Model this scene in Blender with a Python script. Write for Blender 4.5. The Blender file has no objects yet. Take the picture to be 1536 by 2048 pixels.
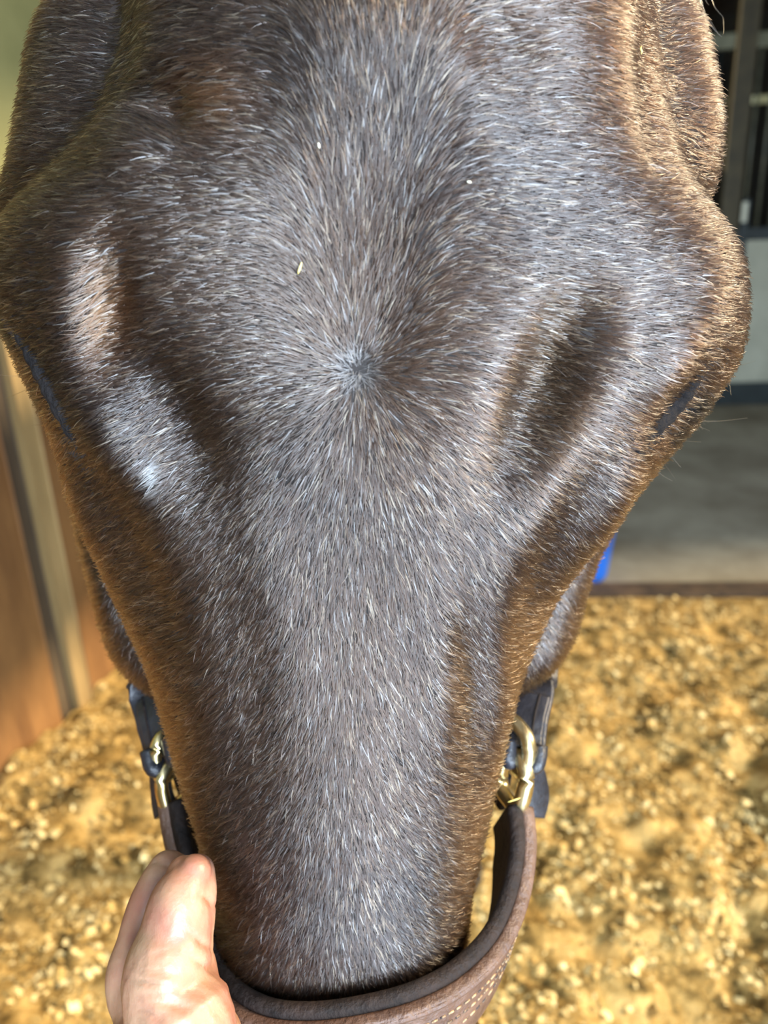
import bpy, bmesh, math, random
import numpy as np
from math import sin, cos, radians, pi
from mathutils import Vector, Matrix, noise

random.seed(7)
rng = np.random.default_rng(11)
scene = bpy.context.scene
col = scene.collection

# ------------------------------------------------------------------ camera
FPX, PITCH, ROLL, CAMH = 1530.0, radians(20), radians(2.5), 1.30
F = np.array([0, cos(PITCH), -sin(PITCH)])
U0 = np.array([0, sin(PITCH), cos(PITCH)])
R0 = np.array([1.0, 0, 0])
RR = cos(ROLL) * R0 - sin(ROLL) * U0
UU = sin(ROLL) * R0 + cos(ROLL) * U0
CAM = np.array([0, 0, CAMH])
cam = bpy.data.cameras.new('camera')
camo = bpy.data.objects.new('camera', cam)
col.objects.link(camo)
camo.matrix_world = Matrix(((RR[0], UU[0], -F[0], CAM[0]), (RR[1], UU[1], -F[1], CAM[1]),
                            (RR[2], UU[2], -F[2], CAM[2]), (0, 0, 0, 1)))
cam.sensor_fit = 'VERTICAL'
cam.sensor_height = 36.0
cam.sensor_width = 27.0
cam.lens = FPX / 2048 * 36.0
cam.clip_start = 0.01
cam.clip_end = 100
cam.dof.use_dof = True
cam.dof.focus_distance = 0.235
cam.dof.aperture_fstop = 10.0
scene.camera = camo

# ------------------------------------------------------------------ world, sun, exposure
world = bpy.data.worlds.new('world')
scene.world = world
world.use_nodes = True
bg = world.node_tree.nodes['Background']
bg.inputs[0].default_value = (0.80, 0.89, 1.0, 1)
bg.inputs[1].default_value = 0.42
sun = bpy.data.lights.new('sun', 'SUN')
sun.energy = 7.2
sun.angle = radians(9)
sun.color = (1.0, 0.80, 0.52)
suno = bpy.data.objects.new('sun', sun)
col.objects.link(suno)
sd = Vector((0.84, 0.0, 0.50)).normalized()      # towards the sun
suno.rotation_euler = sd.to_track_quat('Z', 'Y').to_euler()
suno.location = (4, -1, 4)
# daylight through an assumed, unseen doorway behind the camera, shaped for the coat's sheen
win = bpy.data.lights.new('added_doorway_light', 'AREA')
win.shape = 'RECTANGLE'
win.size, win.size_y = 0.95, 2.2
win.energy = 205
win.color = (0.68, 0.83, 1.0)
wino = bpy.data.objects.new('added_doorway_light', win)
col.objects.link(wino)
wino.location = (0.58, -1.45, 1.25)
wino.rotation_euler = (radians(90), 0, 0)          # shines towards +y
scene.cycles.max_bounces = 6
scene.view_settings.view_transform = 'Standard'
scene.view_settings.look = 'None'
scene.view_settings.gamma = 1
scene.view_settings.use_curve_mapping = False
scene.view_settings.exposure = 0.28


# ------------------------------------------------------------------ helpers
def ray(px, py):
    return F + (px - 768) / FPX * RR - (py - 1024) / FPX * UU


LEAN, ZP = 0.13, 1.265                       # below the brow the head leans: its nose comes towards the camera


def lean(z):
    return LEAN * max(0.0, ZP - z)


def aty(px, py, y):
    """point on a pixel's ray at depth y of the head, measured before it leans forward"""
    d = ray(px, py)
    P = CAM + d * (y / d[1])
    if P[2] < ZP:
        P = CAM + d * ((y + LEAN * (CAMH - ZP)) / (d[1] - LEAN * d[2]))
    return P


def atz(px, py, z):
    d = ray(px, py)
    return CAM + d * ((z - CAMH) / d[2])


def proj(P):
    v = np.asarray(P) - CAM
    w = v @ F
    return np.stack([768 + FPX * (v @ RR) / w, 1024 - FPX * (v @ UU) / w], -1), w


def link(name, me, mat=None, parent=None):
    o = bpy.data.objects.new(name, me)
    col.objects.link(o)
    if mat is not None:
        me.materials.append(mat)
    if parent is not None:
        o.parent = parent
    return o


def from_bm(name, bm, mat=None, parent=None, smooth=False):
    bmesh.ops.recalc_face_normals(bm, faces=bm.faces)
    me = bpy.data.meshes.new(name)
    bm.to_mesh(me)
    bm.free()
    if smooth:
        me.shade_smooth()
    return link(name, me, mat, parent)


def tag(o, label=None, cat=None, group=None, kind=None):
    if label:
        o['label'] = label
    if cat:
        o['category'] = cat
    if group:
        o['group'] = group
    if kind:
        o['kind'] = kind
    return o


def empty(name, loc):
    o = bpy.data.objects.new(name, None)
    col.objects.link(o)
    o.location = loc
    o.empty_display_size = 0.05
    return o


def rebase(o, loc):
    """move an object's origin to loc without moving its mesh"""
    o.data.transform(Matrix.Translation(-Vector(loc)))
    o.location = loc


def bm_box(bm, lo, hi, bevel=0.0, M=None):
    r = bmesh.ops.create_cube(bm, size=1.0)
    vs = r['verts']
    c = [(a + b) / 2 for a, b in zip(lo, hi)]
    s = [b - a for a, b in zip(lo, hi)]
    for v in vs:
        v.co = Vector((c[0] + v.co.x * s[0], c[1] + v.co.y * s[1], c[2] + v.co.z * s[2]))
        if M is not None:
            v.co = M @ v.co
    if bevel > 0:
        es = list({e for v in vs for e in v.link_edges})
        bmesh.ops.bevel(bm, geom=es, offset=bevel, segments=2, affect='EDGES', profile=0.5)


def frames(path, up=Vector((0, 0, 1)), closed=False):
    n = len(path)
    out = []
    for i in range(n):
        a = path[(i - 1) % n] if (closed or i > 0) else path[i]
        b = path[(i + 1) % n] if (closed or i < n - 1) else path[i]
        t = (b - a).normalized()
        s = t.cross(up)
        s = s.normalized() if s.length > 1e-6 else Vector((1, 0, 0))
        out.append((t, s, s.cross(t)))
    return out


def bm_sweep(bm, path, prof, fr, closed=False, caps=True):
    """prof(i) -> list of (a,b) offsets along side and up vectors"""
    rings = []
    for i, p in enumerate(path):
        t, s, u = fr[i]
        rings.append([bm.verts.new(p + s * a + u * b) for a, b in prof(i)])
    m = len(rings[0])
    n = len(path)
    for i in range(n if closed else n - 1):
        A, B = rings[i], rings[(i + 1) % n]
        for j in range(m):
            bm.faces.new((A[j], A[(j + 1) % m], B[(j + 1) % m], B[j]))
    if caps and not closed:
        bm.faces.new(rings[0])
        bm.faces.new(list(reversed(rings[-1])))


def bm_tube(bm, path, rad, seg=10, closed=False):
    path = [Vector(p) for p in path]
    fr = frames(path, Vector((0.13, 0.37, 0.92)), closed)
    rf = rad if callable(rad) else (lambda i: rad)
    bm_sweep(bm, path, lambda i: [(rf(i) * cos(2 * pi * k / seg), rf(i) * sin(2 * pi * k / seg)) for k in range(seg)],
             fr, closed)


def spline(pts, n, closed=False):
    """Catmull-Rom through pts (any dimension)"""
    P = np.asarray(pts, float)
    k = len(P)
    m = k if closed else k - 1
    ts = np.linspace(0, m, n, endpoint=not closed)
    out = []
    for t in ts:
        i = min(int(t), m - 1)
        u = t - i
        g = (lambda j: P[j % k]) if closed else (lambda j: P[min(max(j, 0), k - 1)])
        p0, p1, p2, p3 = g(i - 1), g(i), g(i + 1), g(i + 2)
        out.append(0.5 * ((2 * p1) + (-p0 + p2) * u + (2 * p0 - 5 * p1 + 4 * p2 - p3) * u * u
                          + (-p0 + 3 * p1 - 3 * p2 + p3) * u ** 3))
    return np.array(out)


def rounded_rect(w, t, r, seg=4):
    """closed outline, w along first axis, t along second"""
    r = min(r, w / 2 * .999, t / 2 * .999)
    pts = []
    for cx, cy, a0 in ((w / 2 - r, t / 2 - r, 0), (-w / 2 + r, t / 2 - r, 90), (-w / 2 + r, -t / 2 + r, 180),
                       (w / 2 - r, -t / 2 + r, 270)):
        for k in range(seg + 1):
            a = radians(a0 + 90 * k / seg)
            pts.append((cx + r * cos(a), cy + r * sin(a)))
    return pts


# ------------------------------------------------------------------ materials
def mat(name):
    m = bpy.data.materials.new(name)
    m.use_nodes = True
    nt = m.node_tree
    return m, nt, nt.nodes['Principled BSDF']


def node(nt, t, **kw):
    n = nt.nodes.new(t)
    for k, v in kw.items():
        if k in n.inputs:
            n.inputs[k].default_value = v
        else:
            setattr(n, k, v)
    return n


def noise_mat(name, c1, c2, scale=8, rough=0.7, bump=0.0, bscale=None, detail=6, stretch=(1, 1, 1), lo=0.35, hi=0.65,
              spec=0.5, c3=None, metallic=0.0):
    m, nt, b = mat(name)
    tc = node(nt, 'ShaderNodeTexCoord')
    mp = node(nt, 'ShaderNodeMapping')
    mp.inputs['Scale'].default_value = stretch
    nt.links.new(tc.outputs['Object'], mp.inputs[0])
    nz = node(nt, 'ShaderNodeTexNoise', Scale=scale, Detail=detail, Roughness=0.65)
    nt.links.new(mp.outputs[0], nz.inputs['Vector'])
    rp = node(nt, 'ShaderNodeValToRGB')
    e = rp.color_ramp.elements
    e[0].position, e[1].position = lo, hi
    e[0].color = (*c1, 1)
    e[1].color = (*c2, 1)
    if c3:
        k = rp.color_ramp.elements.new((lo + hi) / 2)
        k.color = (*c3, 1)
    nt.links.new(nz.outputs[0], rp.inputs[0])
    nt.links.new(rp.outputs[0], b.inputs['Base Color'])
    b.inputs['Roughness'].default_value = rough
    b.inputs['Specular IOR Level'].default_value = spec
    b.inputs['Metallic'].default_value = metallic
    if bump:
        n2 = node(nt, 'ShaderNodeTexNoise', Scale=bscale or scale * 3, Detail=6, Roughness=0.6)
        nt.links.new(mp.outputs[0], n2.inputs['Vector'])
        bp = node(nt, 'ShaderNodeBump', Strength=bump, Distance=0.01)
        nt.links.new(n2.outputs[0], bp.inputs['Height'])
        nt.links.new(bp.outputs[0], b.inputs['Normal'])
    return m


M = {}
M['skin_coat'] = noise_mat('horse_skin', (0.006, 0.0048, 0.0045), (0.018, 0.012, 0.010), 60, 0.75, spec=0.3)
M['leather_brown'] = noise_mat('brown_leather', (0.045, 0.020, 0.012), (0.12, 0.065, 0.042), 55, 0.5, 0.35, 260, spec=0.5)
M['leather_dark'] = noise_mat('dark_leather', (0.006, 0.004, 0.0035), (0.022, 0.013, 0.010), 70, 0.75, 0.4, 300, spec=0.25)
M['leather_black'] = noise_mat('black_leather', (0.006, 0.006, 0.008), (0.020, 0.020, 0.026), 80, 0.36, 0.2, 300)
M['thread'] = noise_mat('thread', (0.02, 0.012, 0.01), (0.35, 0.22, 0.11), 300, 0.8, lo=0.42, hi=0.58)
M['brass'] = noise_mat('brass', (0.62, 0.47, 0.18), (0.86, 0.74, 0.44), 90, 0.30, metallic=1.0)
M['bedding'] = noise_mat('wood_shaving_bed', (0.085, 0.054, 0.016), (0.54, 0.36, 0.13), 15, 0.9, 1.0, 80, lo=0.38, hi=0.58,
                         c3=(0.31, 0.195, 0.06), spec=0.1)
M['concrete'] = noise_mat('aisle_concrete', (0.20, 0.165, 0.11), (0.42, 0.375, 0.275), 1.6, 0.75, 0.2, 40)
M['sill'] = noise_mat('dark_sill', (0.03, 0.018, 0.010), (0.10, 0.06, 0.03), 12, 0.85, 0.5, 60)
M['board'] = noise_mat('board_wood', (0.09, 0.036, 0.010), (0.24, 0.115, 0.035), 7, 0.6, 0.3, 60, stretch=(1, 1, 0.18))
M['board_pale'] = noise_mat('pale_board', (0.20, 0.13, 0.05), (0.38, 0.26, 0.11), 9, 0.6, 0.3, 60, stretch=(1, 1, 0.15))
M['board_dark'] = noise_mat('dark_batten', (0.035, 0.022, 0.012), (0.09, 0.06, 0.03), 9, 0.7, 0.3, 60, stretch=(1, 1, 0.15))
M['plaster'] = noise_mat('yellow_plaster', (0.21, 0.19, 0.065), (0.30, 0.27, 0.10), 3, 0.9)
M['whitewash'] = noise_mat('whitewash', (0.50, 0.52, 0.52), (0.62, 0.64, 0.64), 3, 0.9)
M['panel'] = noise_mat('stall_panel', (0.40, 0.40, 0.30), (0.52, 0.52, 0.40), 4, 0.6)
M['steel_dark'] = noise_mat('dark_green_steel', (0.015, 0.022, 0.022), (0.03, 0.042, 0.042), 10, 0.45)
M['bar'] = noise_mat('grey_bar', (0.09, 0.09, 0.06), (0.17, 0.165, 0.11), 14, 0.4)
M['post'] = noise_mat('post', (0.045, 0.036, 0.016), (0.085, 0.068, 0.03), 10, 0.6)
M['rail'] = noise_mat('rail', (0.13, 0.13, 0.075), (0.21, 0.21, 0.13), 9, 0.5)
M['sunlit_rail'] = noise_mat('sunlit_rail', (0.75, 0.68, 0.32), (0.95, 0.88, 0.5), 9, 0.4)  # sunlight on the rail is put into this pale colour
M['dark_wall'] = noise_mat('dark_back_wall', (0.012, 0.010, 0.006), (0.035, 0.027, 0.014), 3, 0.9)
M['tagw'] = noise_mat('white_tag', (0.6, 0.6, 0.45), (0.75, 0.75, 0.6), 20, 0.6)
M['blue'] = noise_mat('blue_plastic', (0.0, 0.13, 0.70), (0.0, 0.17, 0.85), 9, 0.4)
M['roof'] = noise_mat('roof_wood', (0.06, 0.04, 0.02), (0.12, 0.08, 0.04), 5, 0.9)
M['hay'] = noise_mat('hay', (0.5, 0.38, 0.08), (0.8, 0.65, 0.2), 200, 0.7)

# ------------------------------------------------------------------ ground
YAW = radians(-5.0)                         # the aisle runs a little askew to the view
AM = Matrix.Rotation(YAW, 4, 'Z')
SILL = Vector((1.0, 2.56, 0))               # a point on the stall sill


def aisle(u, v, z):
    """u along the aisle, v across it, away from the stall"""
    return SILL + (AM @ Vector((u, v, 0))) + Vector((0, 0, z))


def aisle_box(bm, u0, u1, v0, v1, z0, z1, bevel=0):
    bm_box(bm, (u0, v0, z0), (u1, v1, z1), bevel, Matrix.Translation(SILL) @ AM)


bm = bmesh.new()
aisle_box(bm, -7, 7, -0.02, 7.5, -0.12, -0.015)
o = from_bm('aisle_floor', bm, M['concrete'])
tag(o, 'worn grey concrete aisle floor beyond the bedding', 'floor', kind='structure')
bm = bmesh.new()
bm_box(bm, (-3.5, -2.0, -0.12), (5.5, 3.2, -0.03))
o = from_bm('floor', bm, M['sill'])
tag(o, 'earth floor under the wood shavings', 'floor', kind='structure')
bm = bmesh.new()
aisle_box(bm, -2.0, 4.5, -0.055, 0.055, -0.03, 0.022, 0.008)
o = from_bm('trim_1', bm, M['sill'])
tag(o, 'dark dirty wooden sill between bedding and aisle', 'sill', kind='structure')

# bedding: an uneven bank of shavings plus loose flakes
def bed_h(x, y):
    v = Vector((x * 2.1, y * 2.1, 0.3))
    h = 0.05 * noise.noise(v) + 0.040 * noise.noise(v * 2.7) + 0.022 * noise.noise(v * 6.1) + 0.010 * noise.noise(v * 15)
    h += 0.030 * math.exp(-((x - 0.75 - 0.5 * (1.75 - y)) / 0.09) ** 2) * (1 if 1.0 < y < 2.2 else 0.3)
    e = (SILL.y - 0.087 * (x - 1.0) - y)      # distance to the sill
    k = min(1, max(0.06, e / 0.45))
    return (0.05 + h) * k


nx, ny = 330, 290
xs = np.linspace(-1.5, 2.6, nx)
ys = np.linspace(-0.3, 2.66, ny)
V, Fc = [], []
for j in range(ny):
    for i in range(nx):
        ysil = SILL.y - 0.0875 * (xs[i] - 1.0) - 0.05
        y = min(ys[j], ysil)
        x = max(xs[i], -1.006 + (y - 1.596) * 0.3364 + 0.004)
        V.append((x, y, bed_h(x, y)))
for j in range(ny - 1):
    for i in range(nx - 1):
        a = j * nx + i
        Fc.append((a, a + 1, a + nx + 1, a + nx))
me = bpy.data.meshes.new('bedding')
me.from_pydata(V, [], Fc)
me.shade_smooth()
bed = link('bedding', me, M['bedding'])
tag(bed, 'golden wood shavings bedding spread over the stall floor', 'bedding', kind='stuff')

nf = 110000
fx = rng.uniform(-1.3, 2.3, nf)
fy = rng.uniform(0.35, 2.50, nf)
keep = (fy < SILL.y - 0.0875 * (fx - 1.0) - 0.07) & (fx > -1.0 + (fy - 1.596) * 0.3364 + 0.02)
keep &= np.array([noise.noise(Vector((a * 9, b * 9, 4))) + 0.6 * noise.noise(Vector((a * 25, b * 25, 8))) for a, b in zip(fx, fy)]) > rng.normal(0.0, 0.22, nf) - 0.05
fx, fy = fx[keep], fy[keep]
nf = len(fx)
fz = np.array([bed_h(a, b) for a, b in zip(fx, fy)]) + 0.002
sz = rng.uniform(0.002, 0.0055, nf) * rng.choice([1, 1, 1, 1, 1.9], nf)
an = rng.uniform(0, 2 * pi, nf)
d1 = np.stack([np.cos(an), np.sin(an), rng.normal(0, .35, nf)], 1)
d2 = np.stack([-np.sin(an), np.cos(an), rng.normal(0, .35, nf)], 1)
c = np.stack([fx, fy, fz + sz * 0.3], 1)
k = rng.uniform(0.35, 0.9, nf)[:, None]
s1 = sz[:, None]
curl = np.array([0, 0, 1.0])[None] * (sz * rng.uniform(0.0, 0.5, nf))[:, None]
vv = np.stack([c - d1 * s1 - d2 * s1 * k, c + d1 * s1 * .0 - d2 * s1 * k + curl, c + d1 * s1 - d2 * s1 * k,
               c + d1 * s1 + d2 * s1 * k, c + d2 * s1 * k + curl, c - d1 * s1 + d2 * s1 * k], 1).reshape(-1, 3)
base = np.arange(nf)[:, None] * 6
ff = np.concatenate([base + np.array([[0, 1, 4, 5]]), base + np.array([[1, 2, 3, 4]])], 0)
me = bpy.data.meshes.new('shaving_flakes')
me.from_pydata(vv.tolist(), [], ff.tolist())
m, nt, b = mat('shaving_flake')
gi = node(nt, 'ShaderNodeNewGeometry')
rp = node(nt, 'ShaderNodeValToRGB')
e = rp.color_ramp.elements
e[0].color = (0.16, 0.09, 0.022, 1)
e[1].color = (0.80, 0.62, 0.29, 1)
e[1].position = 1.0
q = rp.color_ramp.elements.new(0.5)
q.color = (0.45, 0.29, 0.09, 1)
nt.links.new(gi.outputs['Random Per Island'], rp.inputs[0])
nt.links.new(rp.outputs[0], b.inputs['Base Color'])
b.inputs['Roughness'].default_value = 0.75
b.inputs['Specular IOR Level'].default_value = 0.2
fl = link('shaving_flakes', me, m, bed)
tag(fl, kind='stuff')

# ------------------------------------------------------------------ left board wall
wA = Vector((-1.006, 1.596, 0))
wB = Vector((-0.822, 2.143, 0))
wd = (wB - wA).normalized()                     # along the wall, away from the camera
wn = Vector((wd.y, -wd.x, 0))                   # into the stall
WM = Matrix(((wd.x, wn.x, 0, wA.x), (wd.y, wn.y, 0, wA.y), (0, 0, 1, 0), (0, 0, 0, 1)))
bm = bmesh.new()
bm_box(bm, (-2.2, -0.16, 0.0), (0.95, -0.03, 3.0), 0, WM)
wall = from_bm('wall_left', bm, M['plaster'])
tag(wall, 'yellowish plaster stall wall above brown boards on the left', 'wall', kind='structure')


def wall_board(name, u0, u1, n0, n1, m, z1=1.22):
    bm = bmesh.new()
    bm_box(bm, (u0, n0, 0.0), (u1, n1, z1), 0.004, WM)
    return from_bm(name, bm, m, wall)


# joints of the boards, measured along the wall from where its foot meets the picture's edge
for u0, u1 in ((-2.0, -1.62), (-1.615, -1.235), (-1.23, -0.85), (-0.845, -0.46), (-0.455, -0.10), (-0.095, 0.247)):
    wall_board('board', u0, u1, -0.03, 0.0, M['board'])
wall_board('batten', 0.25, 0.302, -0.03, -0.012, M['board_dark'])
wall_board('board', 0.305, 0.362, -0.03, 0.012, M['board_pale'])
wall_board('board', 0.366, 0.92, -0.03, 0.0, M['board'])
bm = bmesh.new()
bm_box(bm, (-2.0, -0.03, 1.22), (0.92, 0.022, 1.26), 0.006, WM)
from_bm('cap_rail', bm, M['board_dark'], wall)

# the stall's own ceiling and the wall behind the camera, with a doorway added for the daylight
bm = bmesh.new()
bm_box(bm, (-3.2, -1.7, 2.9), (1.5, 2.5, 3.0))
tag(from_bm('ceiling_stall', bm, M['whitewash']), 'whitewashed ceiling over the stall', 'ceiling', kind='structure')
bm = bmesh.new()
for lo, hi in (((-3.2, -1.62, -0.05), (0.08, -1.5, 3.0)), ((1.08, -1.62, -0.05), (1.5, -1.5, 3.0)),
               ((0.08, -1.62, 2.40), (1.08, -1.5, 3.0))):
    bm_box(bm, lo, hi)
tag(from_bm('wall_front', bm, M['whitewash']), 'whitewashed stall wall behind the camera with a doorway added for the daylight', 'wall', kind='structure')

# ------------------------------------------------------------------ stall front across the aisle
V0 = 3.20                                      # aisle width
sf = empty('stall_front', aisle(1.8, V0, 0))


def sf_part(name, u0, u1, v0, v1, z0, z1, m, bevel=0.006):
    bm = bmesh.new()
    aisle_box(bm, u0, u1, v0, v1, z0, z1, bevel)
    o = from_bm(name, bm, m, sf)
    o.matrix_parent_inverse = Matrix.Translation(-sf.location)
    return o


sf_part('lower_panel', -3.0, 4.0, 0.02, 0.05, 0.14, 1.15, M['panel'])
sf_part('bottom_rail', -3.0, 4.0, 0.0, 0.07, -0.015, 0.15, M['steel_dark'])
sf_part('middle_rail', -3.0, 4.0, 0.0, 0.07, 1.15, 1.235, M['steel_dark'])
sf_part('top_rail', -3.0, 4.0, 0.0, 0.07, 2.33, 2.42, M['rail'])
sf_part('post', 1.14, 1.265, -0.02, 0.09, 0.9, 2.95, M['post'])
sf_part('post_edge', 1.128, 1.142, -0.025, 0.0, 1.6, 2.95, M['board_pale'])
sf_part('latch_post', 1.285, 1.335, -0.02, 0.0, 1.02, 1.42, M['steel_dark'])
sf_part('post', -1.06, -0.93, -0.02, 0.09, 0.0, 2.95, M['post'])
t = sf_part('paper_tag', 1.276, 1.312, -0.03, -0.022, 1.27, 1.40, M['tagw'], 0.002)
for k in range(26):
    u = 1.312 + 0.092 * k
    if u > 3.6:
        break
    bm = bmesh.new()
    bm_tube(bm, [aisle(u, V0 + 0.035, 1.23), aisle(u, V0 + 0.035, 2.34)], 0.011, 8)
    o = from_bm('bar', bm, M['bar'], sf, True)
    o.matrix_parent_inverse = Matrix.Translation(-sf.location)
for k in range(20):
    u = 1.05 - 0.092 * k
    bm = bmesh.new()
    bm_tube(bm, [aisle(u, V0 + 0.035, 1.23), aisle(u, V0 + 0.035, 2.34)], 0.011, 8)
    o = from_bm('bar', bm, M['steel_dark'], sf, True)
    o.matrix_parent_inverse = Matrix.Translation(-sf.location)
# the sf parts were built in world space around aisle(); shift them to the stall front's line
for o in sf.children:
    if o.name.split('.')[0] != 'bar':
        o.data.transform(Matrix.Translation((AM @ Vector((0, V0, 0)))))
tag(sf, 'dark barred stall front with pale lower panel across the aisle', 'stall front')
bm = bmesh.new()
aisle_box(bm, -3.0, 4.5, V0 + 0.35, V0 + 0.39, 2.045, 2.10, 0.01)
tag(from_bm('hanging_rail', bm, M['sunlit_rail']), 'rail seen behind the dark stall bars, sunlight painted into its yellowish colour', 'rail')
bm = bmesh.new()
aisle_box(bm, 0.2, 1.12, V0 + 0.22, V0 + 0.25, 2.17, 2.29, 0.01)
tag(from_bm('grey_plate', bm, M['steel_dark']), 'dim grey plate inside the stall above the bright rail', 'plate')
bm = bmesh.new()
aisle_box(bm, -5, 6, V0 + 2.2, V0 + 2.3, -0.1, 3.2)
tag(from_bm('wall_back', bm, M['dark_wall']), 'dark back wall of the far stall', 'wall', kind='structure')
bm = bmesh.new()
aisle_box(bm, -5, 6, 0.6, V0 + 2.4, 3.0, 3.1)
tag(from_bm('ceiling', bm, M['roof']), 'dark wooden ceiling over the aisle', 'ceiling', kind='structure')
bm = bmesh.new()
aisle_box(bm, 3.4, 3.6, 0.6, V0 + 2.4, -0.1, 3.05)
tag(from_bm('wall_right', bm, M['dark_wall']), 'dark end wall of the aisle', 'wall', kind='structure')

# blue bucket standing just past the sill
bp = atz(1150, 1172, 0.0)
bcx, bcy = bp[0] + 0.034, bp[1] + 0.15
bk = empty('bucket', (bcx, bcy, -0.015))
bm = bmesh.new()
prof = [(0.0, 0.006), (0.118, 0.006), (0.124, 0.0), (0.128, 0.01), (0.158, 0.27), (0.166, 0.272), (0.167, 0.29), (0.160, 0.294),
        (0.152, 0.288), (0.120, 0.02), (0.0, 0.018)]
seg = 40
rings = []
for r, z in prof:
    rings.append([bm.verts.new((r * cos(2 * pi * k / seg), r * sin(2 * pi * k / seg), z)) for k in range(seg)] if r > 0
                 else [bm.verts.new((0, 0, z))] * seg)
for A, B in zip(rings[:-1], rings[1:]):
    for k in range(seg):
        q = [A[k], A[(k + 1) % seg], B[(k + 1) % seg], B[k]]
        q = list(dict.fromkeys(q))
        if len(q) > 2:
            bm.faces.new(q)
from_bm('body', bm, M['blue'], bk, True)
bm = bmesh.new()
bm_tube(bm, [(0.17 * cos(a), 0.02 - 0.03 * sin(a), 0.275 + 0.0 - 0.15 * sin(a)) for a in np.linspace(0, pi, 20)], 0.003, 6)
from_bm('handle', bm, M['steel_dark'], bk, True)
tag(bk, 'bright blue plastic bucket on the aisle floor beyond the sill', 'bucket')

# ------------------------------------------------------------------ the horse
def loft(slices):
    """slices: list of closed loops of equal length -> (verts, faces)"""
    n = len(slices[0])
    V = [tuple(p) for s in slices for p in s]
    Fa = []
    for i in range(len(slices) - 1):
        for j in range(n):
            a, b = i * n + j, i * n + (j + 1) % n
            Fa.append((a, b, b + n, a + n))
    Fa.append(tuple(range(n - 1, -1, -1)))
    Fa.append(tuple(range((len(slices) - 1) * n, len(slices) * n)))
    return V, Fa


def sil_table(rows):
    """rows: (row, left px, right px, depth) -> arrays z, left x, right x, depth for each outline point"""
    L, Rr = [], []
    for py, l, r, y in rows:
        hair = np.interp(py, [0, 500, 900, 1300], [6, 8, 12, 20])       # the coat stands this far proud of the skin
        a, b = aty(l + hair, py, y), aty(r - hair, py, y)
        L.append((a[2], a[0], a[1]))
        Rr.append((b[2], b[0], b[1]))
    L = np.array(sorted(L))
    Rr = np.array(sorted(Rr))
    return L, Rr


# the face: outline of forehead, brows and nose, with the depth at which it is widest
face_rows = [
    (-420, 330, 1130, .335), (-250, 270, 1215, .325), (-100, 240, 1255, .315), (0, 262, 1272, .305), (120, 252, 1290, .295),
    (250, 225, 1312, .285), (340, 140, 1345, .275), (420, 38, 1405, .266), (480, 0, 1448, .262), (540, -12, 1468, .262),
    (620, 5, 1470, .264), (690, 45, 1462, .266), (750, 72, 1432, .268), (800, 96, 1396, .270), (870, 128, 1338, .272),
    (940, 152, 1278, .275), (1040, 186, 1200, .276), (1140, 220, 1130, .275), (1240, 262, 1085, .272), (1340, 300, 1052, .268),
    (1440, 326, 1022, .264), (1540, 352, 1003, .262), (1640, 388, 983, .261), (1740, 408, 960, .261), (1840, 418, 948, .262),
    (1940, 424, 942, .263), (2050, 425, 940, .265)]
L, Rt = sil_table(face_rows)
# below the picture: nostrils and lips
low = [(0.955, .064, .275), (0.92, .070, .275), (0.885, .068, .275), (0.858, .052, .275), (0.842, .025, .275)]
cxl = (L[0, 1] + Rt[0, 1]) / 2
L = np.vstack([[(z, cxl - w, y - lean(z)) for z, w, y in reversed(low)], L])
Rt = np.vstack([[(z, cxl + w, y - lean(z)) for z, w, y in reversed(low)], Rt])
# profile of the face seen from the side: z, front depth
prof_f = np.array([(0.842, .258), (0.858, .238), (0.89, .226), (0.93, .224), (0.98, .223), (1.03, .221), (1.08, .219), (1.13, .216),
                   (1.18, .212), (1.22, .208), (1.265, .205), (1.31, .208), (1.35, .219), (1.39, .238), (1.43, .262), (1.47, .30)])
prof_b = np.array([(0.842, .29), (0.858, .315), (0.89, .335), (0.95, .345), (1.03, .355), (1.10, .375), (1.18, .40), (1.30, .42), (1.47, .40)])
pw = np.array([(0.842, 2.0), (0.95, 2.4), (1.02, 2.6), (1.07, 2.0), (1.14, 1.9), (1.20, 2.0), (1.26, 2.25), (1.34, 2.2), (1.47, 2.0)])
zz = np.linspace(0.843, 1.468, 120)
sl = []
NS = 72
for z in zz:
    xl, xr = np.interp(z, L[:, 0], L[:, 1]), np.interp(z, Rt[:, 0], Rt[:, 1])
    yl, yr = np.interp(z, L[:, 0], L[:, 2]), np.interp(z, Rt[:, 0], Rt[:, 2])
    yf, yb = np.interp(z, *prof_f.T) - lean(z), np.interp(z, *prof_b.T) - lean(z)
    n = np.interp(z, *pw.T)
    cx = 0.5 * (xl + xr)
    loop = []
    for k in range(NS):
        a = 2 * pi * k / NS
        s_, c_ = sin(a), cos(a)
        xs_ = np.sign(s_) * abs(s_) ** (2 / n)
        w, yw = (xr - cx, yr) if s_ >= 0 else (cx - xl, yl)
        x = cx + xs_ * w * (1 if c_ >= 0 else 0.97)
        y = yw - (yw - yf) * abs(c_) ** (2 / n) if c_ >= 0 else yw + (yb - yw) * abs(c_) ** (2 / 2.0)
        loop.append((x, y, z))
    sl.append(loop)
parts = [loft(sl)]
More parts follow.
